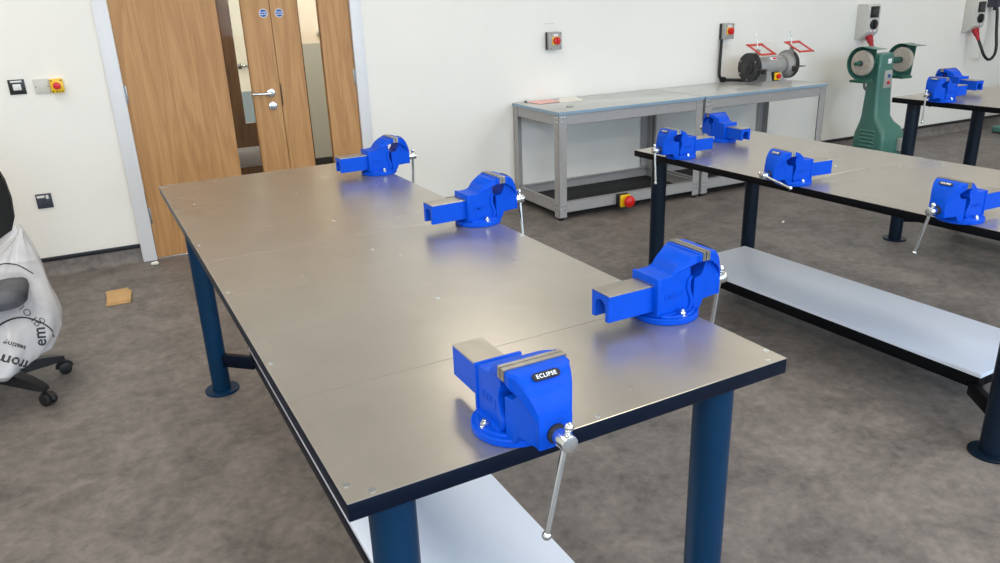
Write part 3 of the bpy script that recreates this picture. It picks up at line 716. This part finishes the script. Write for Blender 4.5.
# ------------------------------------------------------------------ wall power units
def power_unit(al, label, zb=1.0, cable=None):
    t = wthing('power_socket_unit', label, 'power socket', al, 0, zb, 'industrial power socket units')
    W = .082
    prof = [(0.0002, 0.0), (.050, .0), (.118, .062), (.118, .288), (.105, .306), (.0002, .306)]    # (out, z)
    b = MB(); b.prism([(-d, z, W) for d, z in prof], .004, Matrix.Rotation(PI/2, 4, 'Z') @ Matrix.Scale(1, 4))
    # prism runs x=-out, y=+-W  -> turn so that out is -y
    o = b.obj('enclosure', M['cee_plastic'], t)
    b = MB(); b.box((-.050, -.126, .188), (.056, -.116, .286), .004); o = b.obj('breaker_window', M['black'], t)
    MB().box((-.036, -.128, .204), (.046, -.1255, .270), .002).obj('window_pane', M['screen'], o)
    b = MB(); b.cyl((.005, -.116, .130), (.005, -.134, .130), .044, n=32, bev=.003); b.box((-.006, -.148, .094), (.016, -.130, .166), .003); b.obj('rotary_switch', M['black'], t)
    MB().box((-.022, -.1195, .066), (.042, -.1175, .083)).obj('rating_label', M['white_ink'], t, smooth=0)
    MB().box((-.002, -.1205, .069), (.014, -.1185, .080)).obj('red_mark', M['red'], t, smooth=0)
    # red plug pushed up into the sloping socket outlet
    d = Vector((0, -.48, -.88)).normalized(); p0 = Vector((.01, -.080, .028)); b = MB()
    b.cyl(p0, p0+d*.030, .033, n=28, bev=.003); b.cyl(p0+d*.030, p0+d*.065, .028, .026, n=24, bev=.002); b.cyl(p0+d*.065, p0+d*.125, .021, .014, n=20, bev=.002)
    b.obj('red_plug', M['crimson'], t)
    return t, p0+d*.12
u1, e1 = power_unit(6.275, 'light grey wall power unit with red plug above the green machine', 1.02)
u2, e2 = power_unit(7.80, 'light grey wall power unit with hanging cable at right edge of photo', 1.01)
def wp(al, z0, e): return Vector((al+e.x, e.y, z0+e.z))
a = wp(6.275, 1.02, e1)
b = MB(); b.tube([a, a+Vector((.02, -.02, -.05)), a+Vector((.03, -.06, -.20)), (6.20, -.16, .66), (6.02, -.32, .60), (5.99, -.44, .62), (6.0, -.475, .66)], .012, 10, smooth=2)
tag(wobj(b, 'power_cable', M['black']), 'black cable hanging from red plug behind the green machine', 'cable')
a = wp(7.80, 1.01, e2)
b = MB(); b.tube([a, a+Vector((.005, -.03, -.06)), a+Vector((.04, -.06, -.16)), a+Vector((.14, -.06, -.205)), a+Vector((.26, -.04, -.13)), (8.13, -.10, 1.0), (8.11, -.09, 1.18), (8.10, -.07, 1.27)], .014, 12, smooth=2)
tag(wobj(b, 'power_cable', M['black']), 'black cable looping from red plug at right edge of photo', 'cable')
t = wthing('cable_entry_box', 'dark grey box at wall top right where the cable ends', 'junction box', 8.10, 0, 1.235)
MB().box((-.045, -.10, 0), (.045, -.0002, .20), .005).obj('enclosure', M['socket_grey'], t)
MB().cyl((0, -.07, .004), (0, -.07, -.03), .022, n=16, bev=.002).obj('cable_gland', M['black'], t)

# ------------------------------------------------------------------ green pedestal polisher
t = wthing('pedestal_polisher', 'green pedestal polishing machine with two wheels standing by the wall', 'polisher', 5.905, .555, 0)
def rrect(x0, x1, y0, y1, z, r, n=4):
    P = []
    for cx, cy, a0 in ((x1-r, y1-r, 0), (x0+r, y1-r, 90), (x0+r, y0+r, 180), (x1-r, y0+r, 270)):
        for k in range(n+1):
            a = math.radians(a0+90*k/n); P.append((cx+r*math.cos(a), cy+r*math.sin(a), z))
    return P
b = MB()
b.loft([rrect(-.10, .10, -.078, .085, z, .022) if False else rrect(x0, x1, y0, y1, z, r) for x0, x1, y0, y1, z, r in (
    (-.110, .190, -.185, .125, 0, .03), (-.110, .190, -.185, .125, .20, .03), (-.108, .185, -.180, .122, .27, .035), (-.105, .165, -.155, .105, .325, .04), (-.103, .125, -.110, .088, .37, .035), (-.101, .105, -.080, .078, .42, .03),
    (-.097, .095, -.062, .068, .60, .025), (-.094, .090, -.052, .062, .80, .022), (-.093, .088, -.050, .060, .92, .022), (-.088, .083, -.045, .055, .935, .022), (-.075, .070, -.035, .042, .942, .02))])
col = b.obj('column', M['green'], t, smooth=45)
for k in range(6):
    z = .13+.032*k
    MB().prism([(-.1115, z, -.10, .05), (-.1175, z+.004, -.095, .045), (-.1105, z+.016, -.095, .045), (-.1080, z+.012, -.1, .05)]).obj('louvre', M['green'], col)
zs = .872
b = MB(); b.cyl((-.33, 0, zs), (.30, 0, zs), .016, n=20, bev=.002); b.cyl((-.19, 0, zs), (-.08, 0, zs), .028, n=24, bev=.003); b.cyl((.08, 0, zs), (.20, 0, zs), .028, n=24, bev=.003)
b.obj('spindle', M['green_dark'], t)
for s in (-1, 1):
    x = s*.245
    b = MB(); b.lathe([(0, -.02), (.096, -.02), (.103, -.012), (.103, .012), (.096, .02), (0, .02)], 40, Matrix.Translation((x, 0, zs)) @ Matrix.Rotation(PI/2, 4, 'Y'))
    b.obj('polishing_wheel', M['mop'], t)
    MB().cyl((x-.034, 0, zs), (x+.034, 0, zs), .024, n=24, bev=.002).obj('flange', M['spindle'], t)
    # hood: rear and top shell with a flat lip over the front
    R = []; r = .135
    pts = [(-.155, .118), (-.06, .125)]      # lip (y,z rel)
    for k in range(15):
        a = math.radians(100-190*k/14); pts.append((-r*math.cos(a)*-1, r*math.sin(a)))
    pts += [(-.04, -.138)]
    x0, x1 = x-.025, x+.085
    hood = MB()
    inner = [(y*.975, z*.975) for y, z in pts]
    hood.loft([[(x0, y, zs+z), (x1, y, zs+z), (x1, yi, zs+zi), (x0, yi, zs+zi)] for (y, z), (yi, zi) in zip(pts, inner)])
    xs_ = x1     # closed side
    ring = [(y, z) for y, z in pts[1:]]
    hood.loft([[(xs_+k, y, zs+z) for y, z in ring] for k in (-.0015, .0015)])
    bmesh.ops.triangulate(hood.bm, faces=[f for f in hood.bm.faces if len(f.verts) > 4], ngon_method='EAR_CLIP')
    hood.obj('wheel_hood', M['green'], t, smooth=40)
    MB().box((x-.062, -.075, zs-.155), (x+.062, .06, zs-.135), .003).obj('dust_tray', M['green_dark'], t)
    bx = MB(); xa, xb = sorted((s*.07, x)); bx.box((xa, .02, zs-.150), (xb, .05, zs-.125), .003); bx.obj('hood_arm', M['green_dark'], t)
c = MB().box((-.030, -.066, .655), (.062, -.048, .800), .004).obj('switch_plate', M['grey_plastic'], t)
MB().cyl((.020, -.064, .755), (.020, -.074, .755), .014, n=18, bev=.002).obj('start_button', M['sign_blue'], c)
MB().cyl((.020, -.064, .700), (.020, -.074, .700), .014, n=18, bev=.002).obj('stop_button', M['red'], c)
MB().box((.004, -.055, .855), (.045, -.050, .895), .001).obj('rating_label', M['white_ink'], t)
c = MB().box((.080, -.225, .125), (.178, -.183, .235), .005).obj('isolator_box', M['grey_plastic'], t)
MB().box((.100, -.240, .125), (.160, -.223, .175), .004).obj('red_switch', M['red'], c)

# second machine's foot at the right edge of the picture
t = wthing('machine_base', 'pale green machine foot on floor at right edge behind far bench', 'machine', 8.30, .42, 0)
b = MB(); b.loft([rrect(-.22, .22, -.18, .18, z, .05) for z in (.02, .06)]+[rrect(-.16, .16, -.13, .13, .09, .05), rrect(-.10, .10, -.09, .09, .14, .05), rrect(-.09, .09, -.08, .08, .50, .05)])
b.obj('pedestal', M['green'], t, smooth=45)
for x in (-.18, .18):
    for y in (-.14, .14): MB().cyl((x, y, 0), (x, y, .03), .03, n=18, bev=.003).obj('foot', M['spindle'], t)

# ------------------------------------------------------------------ floor litter
t = bmesh.new()
b = MB()
for k, (dz, sh, rot) in enumerate(((.0035, 0, 0), (.0105, .008, 3), (.018, .014, 6))):
    m = Matrix.Rotation(math.radians(rot), 4, 'Z') @ Matrix.Translation((sh*.3, sh, dz)) @ Matrix.Rotation(math.radians(2*k), 4, 'X')
    b.box((-.058, -.088, -.003), (.058, .088, .003), .0012, m)
b.cyl((.058, -.085, .0105), (.058, .085, .0105), .0105, n=12)
o = b.obj('folded_cardboard', M['card']); o.location = (-.222, 3.64, .0005); o.rotation_euler = (0, 0, -.10); tag(o, 'folded piece of brown cardboard lying on the grey floor', 'cardboard')
b = MB()
for k in range(6):
    a = k*1.1; b.sphere((.012*math.cos(a), .010*math.sin(a), .010), .010+.003*(k % 2), 8, (1, .8, .8))
o = b.obj('paper_scrap', M['paper'], smooth=0); o.location = (.022, 4.19, 0); tag(o, 'crumpled white scrap on the floor by the door frame', 'litter')
for (x, y, r, lab) in ((3.827, 2.658, .012, 'tiny white chip on the floor between middle bench and wall'),):
    b = MB(); b.prism([(-r*1.6, .0005, .006), (r*1.4, .0005, .008), (r*1.0, .006, .006), (-r, .005, .004)], .0008); o = b.obj('chip', M['paper']); o.location = (x, y, 0); o.rotation_euler = (0, 0, .5); tag(o, lab, 'litter')

# ------------------------------------------------------------------ swivel chair with plastic wrapping
CX, CY = -.72, 2.66
t = thing('office_chair', 'black swivel chair at left edge with wrapped seat and castors', 'chair', (CX, CY, 0))
cast = [(-.553, 2.475), (-.493, 2.764)]
a0 = math.atan2(cast[0][1]-CY, cast[0][0]-CX)
a1 = math.atan2(cast[1][1]-CY, cast[1][0]-CX)
am = (a0+a1)/2
MB().cyl((0, 0, .085), (0, 0, .135), .042, .034, n=28, bev=.004).obj('hub', M['black'], t)
b = MB(); b.cyl((0, 0, .13), (0, 0, .30), .026, n=20); b.cyl((0, 0, .30), (0, 0, .42), .014, n=16); b.obj('gas_lift', M['black'], t)
for k in range(5):
    a = am+math.radians(36)+math.radians(72)*(k-1); R = .247
    e = Vector((R*math.cos(a), R*math.sin(a), 0)); sd = Vector((-math.sin(a), math.cos(a), 0))
    rings = []
    for f, w, z0, z1 in ((.10, .032, .078, .128), (.4, .029, .074, .122), (.75, .025, .068, .106), (.95, .021, .064, .092), (1.06, .015, .064, .082)):
        c = e*f; rings.append([c-sd*w+Vector((0, 0, z0)), c+sd*w+Vector((0, 0, z0)), c+sd*w*.8+Vector((0, 0, z1)), c-sd*w*.8+Vector((0, 0, z1))])
    arm = MB().loft(rings).obj('base_arm', M['black'], t)
    ca = a+random.uniform(-.4, .9); cs = Vector((-math.sin(ca), math.cos(ca), 0)); cf = Vector((math.cos(ca), math.sin(ca), 0))
    b = MB(); wc = e+cf*.010+Vector((0, 0, .0265))
    for s in (-1, 1):
        b.cyl(wc+cs*s*.006, wc+cs*s*.024, .0262, n=24, bev=.004)
    b.cyl(wc-cs*.02, wc+cs*.02, .009, n=12); b.cyl(e+Vector((0, 0, .03)), e+Vector((0, 0, .072)), .009, n=12)
    hb = [wc+cf*.030*math.cos(q)+Vector((0, 0, .030*math.sin(q))) for q in [PI*k2/8 for k2 in range(9)]]
    b.tube(hb, .007, 8)
    b.obj('castor', M['black'], t)
# seat cushion, slightly turned, and its underframe
b = MB(); R = []
for z, s_, r in ((.425, .86, .05), (.440, .97, .07), (.460, 1.0, .08), (.480, .98, .08), (.492, .90, .07), (.497, .75, .06)): R.append(rrect(-.20*s_, .195*s_, -.03-.19*s_, -.03+.15*s_, z-.0, r*s_))
seat = b.loft(R).obj('seat', M['seat'], t, smooth=60)
MB().box((-.12, -.10, .405), (.12, .12, .428), .006).obj('seat_mechanism', M['black'], t)
# back: curved shell above the seat
b = MB(); R = []
for z, hw in ((.60, .12), (.63, .16), (.70, .188), (.78, .195), (.86, .188), (.94, .165), (.99, .13), (1.01, .09)):
    front = [(-hw*math.cos(PI*k/10)*1.0, .175+.035*(1-math.sin(PI*k/10)*1.0)*-1+.03*0, z) for k in range(11)]
    back = [(hw*math.cos(PI*k/10), .235-.035*(1-math.sin(PI*k/10)), z) for k in range(11)]
    R.append(front+back)
b.loft(R).obj('backrest', M['fabric'], t, smooth=60)
MB().tube([(0, .10, .415), (0, .24, .42), (0, .262, .48), (0, .25, .70)], .018, 10, smooth=2).obj('back_spine', M['black'], t)

# the polythene bag hanging over the seat's right side
def bag_ring(z, cx, cy, rx, ry, ph, amp, n=64):
    out = []
    for k in range(n):
        a = 2*PI*k/n; w = 1+amp*(math.sin(5*a+ph)+.6*math.sin(9*a-ph*1.7)+.35*math.sin(17*a+2*ph))
        out.append((cx+rx*w*math.cos(a), cy+ry*w*math.sin(a), z+.012*math.sin(3*a+ph)))
    return out
spec = [(.665, -.524, 2.80, .008, .010, .2), (.645, -.528, 2.80, .018, .018, .2), (.62, -.545, 2.80, .042, .05, .10), (.59, -.570, 2.80, .080, .08, .08), (.54, -.595, 2.80, .115, .11, .06), (.50, -.620, 2.79, .150, .135, .05), (.455, -.640, 2.77, .178, .155, .04), (.41, -.650, 2.74, .196, .175, .04),
        (.375, -.650, 2.71, .206, .19, .04), (.33, -.650, 2.68, .212, .20, .045), (.27, -.655, 2.65, .206, .205, .05), (.23, -.668, 2.62, .190, .20, .06), (.195, -.680, 2.58, .165, .17, .08), (.170, -.685, 2.55, .10, .12, .10), (.160, -.685, 2.55, .02, .03, .1)]
rings = []
# refine between the key rings
for (A, B) in zip(spec[:-1], spec[1:]):
    for f in (0, .34, .67):
        v = [a_*(1-f)+b_*f for a_, b_ in zip(A, B)]; rings.append(bag_ring(v[0], v[1], v[2], v[3], v[4], 1.3+v[0]*6, v[5]))
rings.append(bag_ring(*spec[-1][:5], 1.3, spec[-1][5]))
bb = MB().loft(rings)
bvh = BVHTree.FromBMesh(bb.bm)
bag = bb.obj('plastic_bag', M['bag'], smooth=50); tag(bag, 'translucent white plastic bag with black lettering hung over the office chair', 'plastic bag')
# lettering printed on the film: each letter vertex is laid on the film along the direction into the bag
cam_loc = Vector((-.2104, -.8549, 1.4796))
def print_on_bag(txt, size, at, rot, bold, name='printed_lettering'):
    me = text_mesh(txt, size, M['black'], 0, 'LEFT', bold)
    bmx = bmesh.new(); bmx.from_mesh(me)
    bmesh.ops.subdivide_edges(bmx, edges=[e for e in bmx.edges if e.calc_length() > .01], cuts=2)
    nrm = Vector((.42, -.88, .22)).normalized(); rt = Vector((0, 0, 1)).cross(nrm).normalized(); up = nrm.cross(rt)
    cr, sr = math.cos(rot), math.sin(rot)
    for v in bmx.verts:
        x, y = v.co.x, v.co.y; p = Vector(at)+rt*(x*cr-y*sr)+up*(x*sr+y*cr)
        h = bvh.ray_cast(p+nrm*.8, -nrm)
        v.co = (h[0]+nrm*.0012) if h[0] is not None else p
    bmx.to_mesh(me); bmx.free(); o = link(name, me, bag); return o
print_on_bag('from', .058, (-.560, 2.40, .205), math.radians(142), .0012)
print_on_bag('gla', .058, (-.652, 2.40, .275), math.radians(142), -.0008)
print_on_bag('em', .062, (-.505, 2.45, .255), math.radians(75), .0012)
print_on_bag('group', .062, (-.482, 2.45, .335), math.radians(108), -.0008)
print_on_bag('seating', .028, (-.545, 2.40, .275), math.radians(140), .0005)
def print_line(pts, w, at, rot):
    nrm = Vector((.42, -.88, .22)).normalized(); rt = Vector((0, 0, 1)).cross(nrm).normalized(); up = nrm.cross(rt); cr, sr = math.cos(rot), math.sin(rot)
    P = [Vector((x, y, 0)) for x, y in pts]
    for _ in range(3):
        Q = [P[0]]
        for a_, b_ in zip(P[:-1], P[1:]): Q += [a_*.75+b_*.25, a_*.25+b_*.75]
        P = Q+[P[-1]]
    def lay(p):
        q = Vector(at)+rt*(p.x*cr-p.y*sr)+up*(p.x*sr+p.y*cr); h = bvh.ray_cast(q+nrm*.8, -nrm)
        return (h[0]+nrm*.0012) if h[0] is not None else q
    bl = MB(); vs = []
    for i_, p in enumerate(P):
        d = (P[min(i_+1, len(P)-1)]-P[max(i_-1, 0)]).normalized(); sd = Vector((-d.y, d.x, 0))*w*.5; vs.append((bl.bm.verts.new(lay(p+sd)), bl.bm.verts.new(lay(p-sd))))
    for a_, b_ in zip(vs[:-1], vs[1:]): bl.bm.faces.new((a_[0], b_[0], b_[1], a_[1]))
    bl.obj('printed_line', M['black'], bag, smooth=0)
print_line([(0, 0), (.06, .035), (.13, .030), (.19, -.03), (.21, -.09)], .006, (-.66, 2.45, .345), 0)
print_line([(0, 0), (.05, .03), (.10, .022), (.15, -.02)], .005, (-.62, 2.6, .555), -.25)
wr = []
for z, s_, r in ((.408, .95, .05), (.440, 1.03, .07), (.462, 1.06, .08), (.486, 1.04, .08), (.502, .95, .07), (.510, .78, .06)):
    ring = rrect(-.20*s_, .195*s_, -.03-.19*s_, -.03+.15*s_, z, r*s_); wr.append([(x*(1+.012*math.sin(23*x+31*y)), y*(1+.012*math.cos(29*x-17*y)), zz+.004*math.sin(40*x+33*y)) for x, y, zz in ring])
w_ = MB().loft(wr).obj('plastic_wrap', M['wrap'], t, smooth=60); w_['label'] = 'clear plastic wrap over the seat'

# ------------------------------------------------------------------ world, camera, colour management
w = bpy.data.worlds.new('World'); SC.world = w; w.use_nodes = True
bg = w.node_tree.nodes['Background']; bg.inputs[0].default_value = (.65, .8, 1, 1); bg.inputs[1].default_value = .6
cd = bpy.data.cameras.new('camera'); co = bpy.data.objects.new('camera', cd); COL.objects.link(co)
yaw, pitch, roll = -.4858, -.3518, -.0374
cd.sensor_fit = 'HORIZONTAL'; cd.sensor_width = 36; cd.lens = 767.29/1000*36; cd.clip_start = .02; cd.clip_end = 60
fwd = Vector((-math.sin(yaw)*math.cos(pitch), math.cos(yaw)*math.cos(pitch), math.sin(pitch))); right = Vector((math.cos(yaw), math.sin(yaw), 0)); up = right.cross(fwd)
r2 = right*math.cos(roll)+up*math.sin(roll); u2 = -right*math.sin(roll)+up*math.cos(roll)
co.matrix_world = Matrix.Translation(cam_loc) @ Matrix((r2, u2, -fwd)).transposed().to_4x4()
SC.camera = co
SC.view_settings.view_transform = 'Standard'; SC.view_settings.look = 'None'; SC.view_settings.gamma = 1; SC.view_settings.use_curve_mapping = False
SC.view_settings.exposure = -.1
SC.cycles.use_denoising = True
SC.cycles.max_bounces = 8; SC.cycles.diffuse_bounces = 5; SC.cycles.transparent_max_bounces = 16
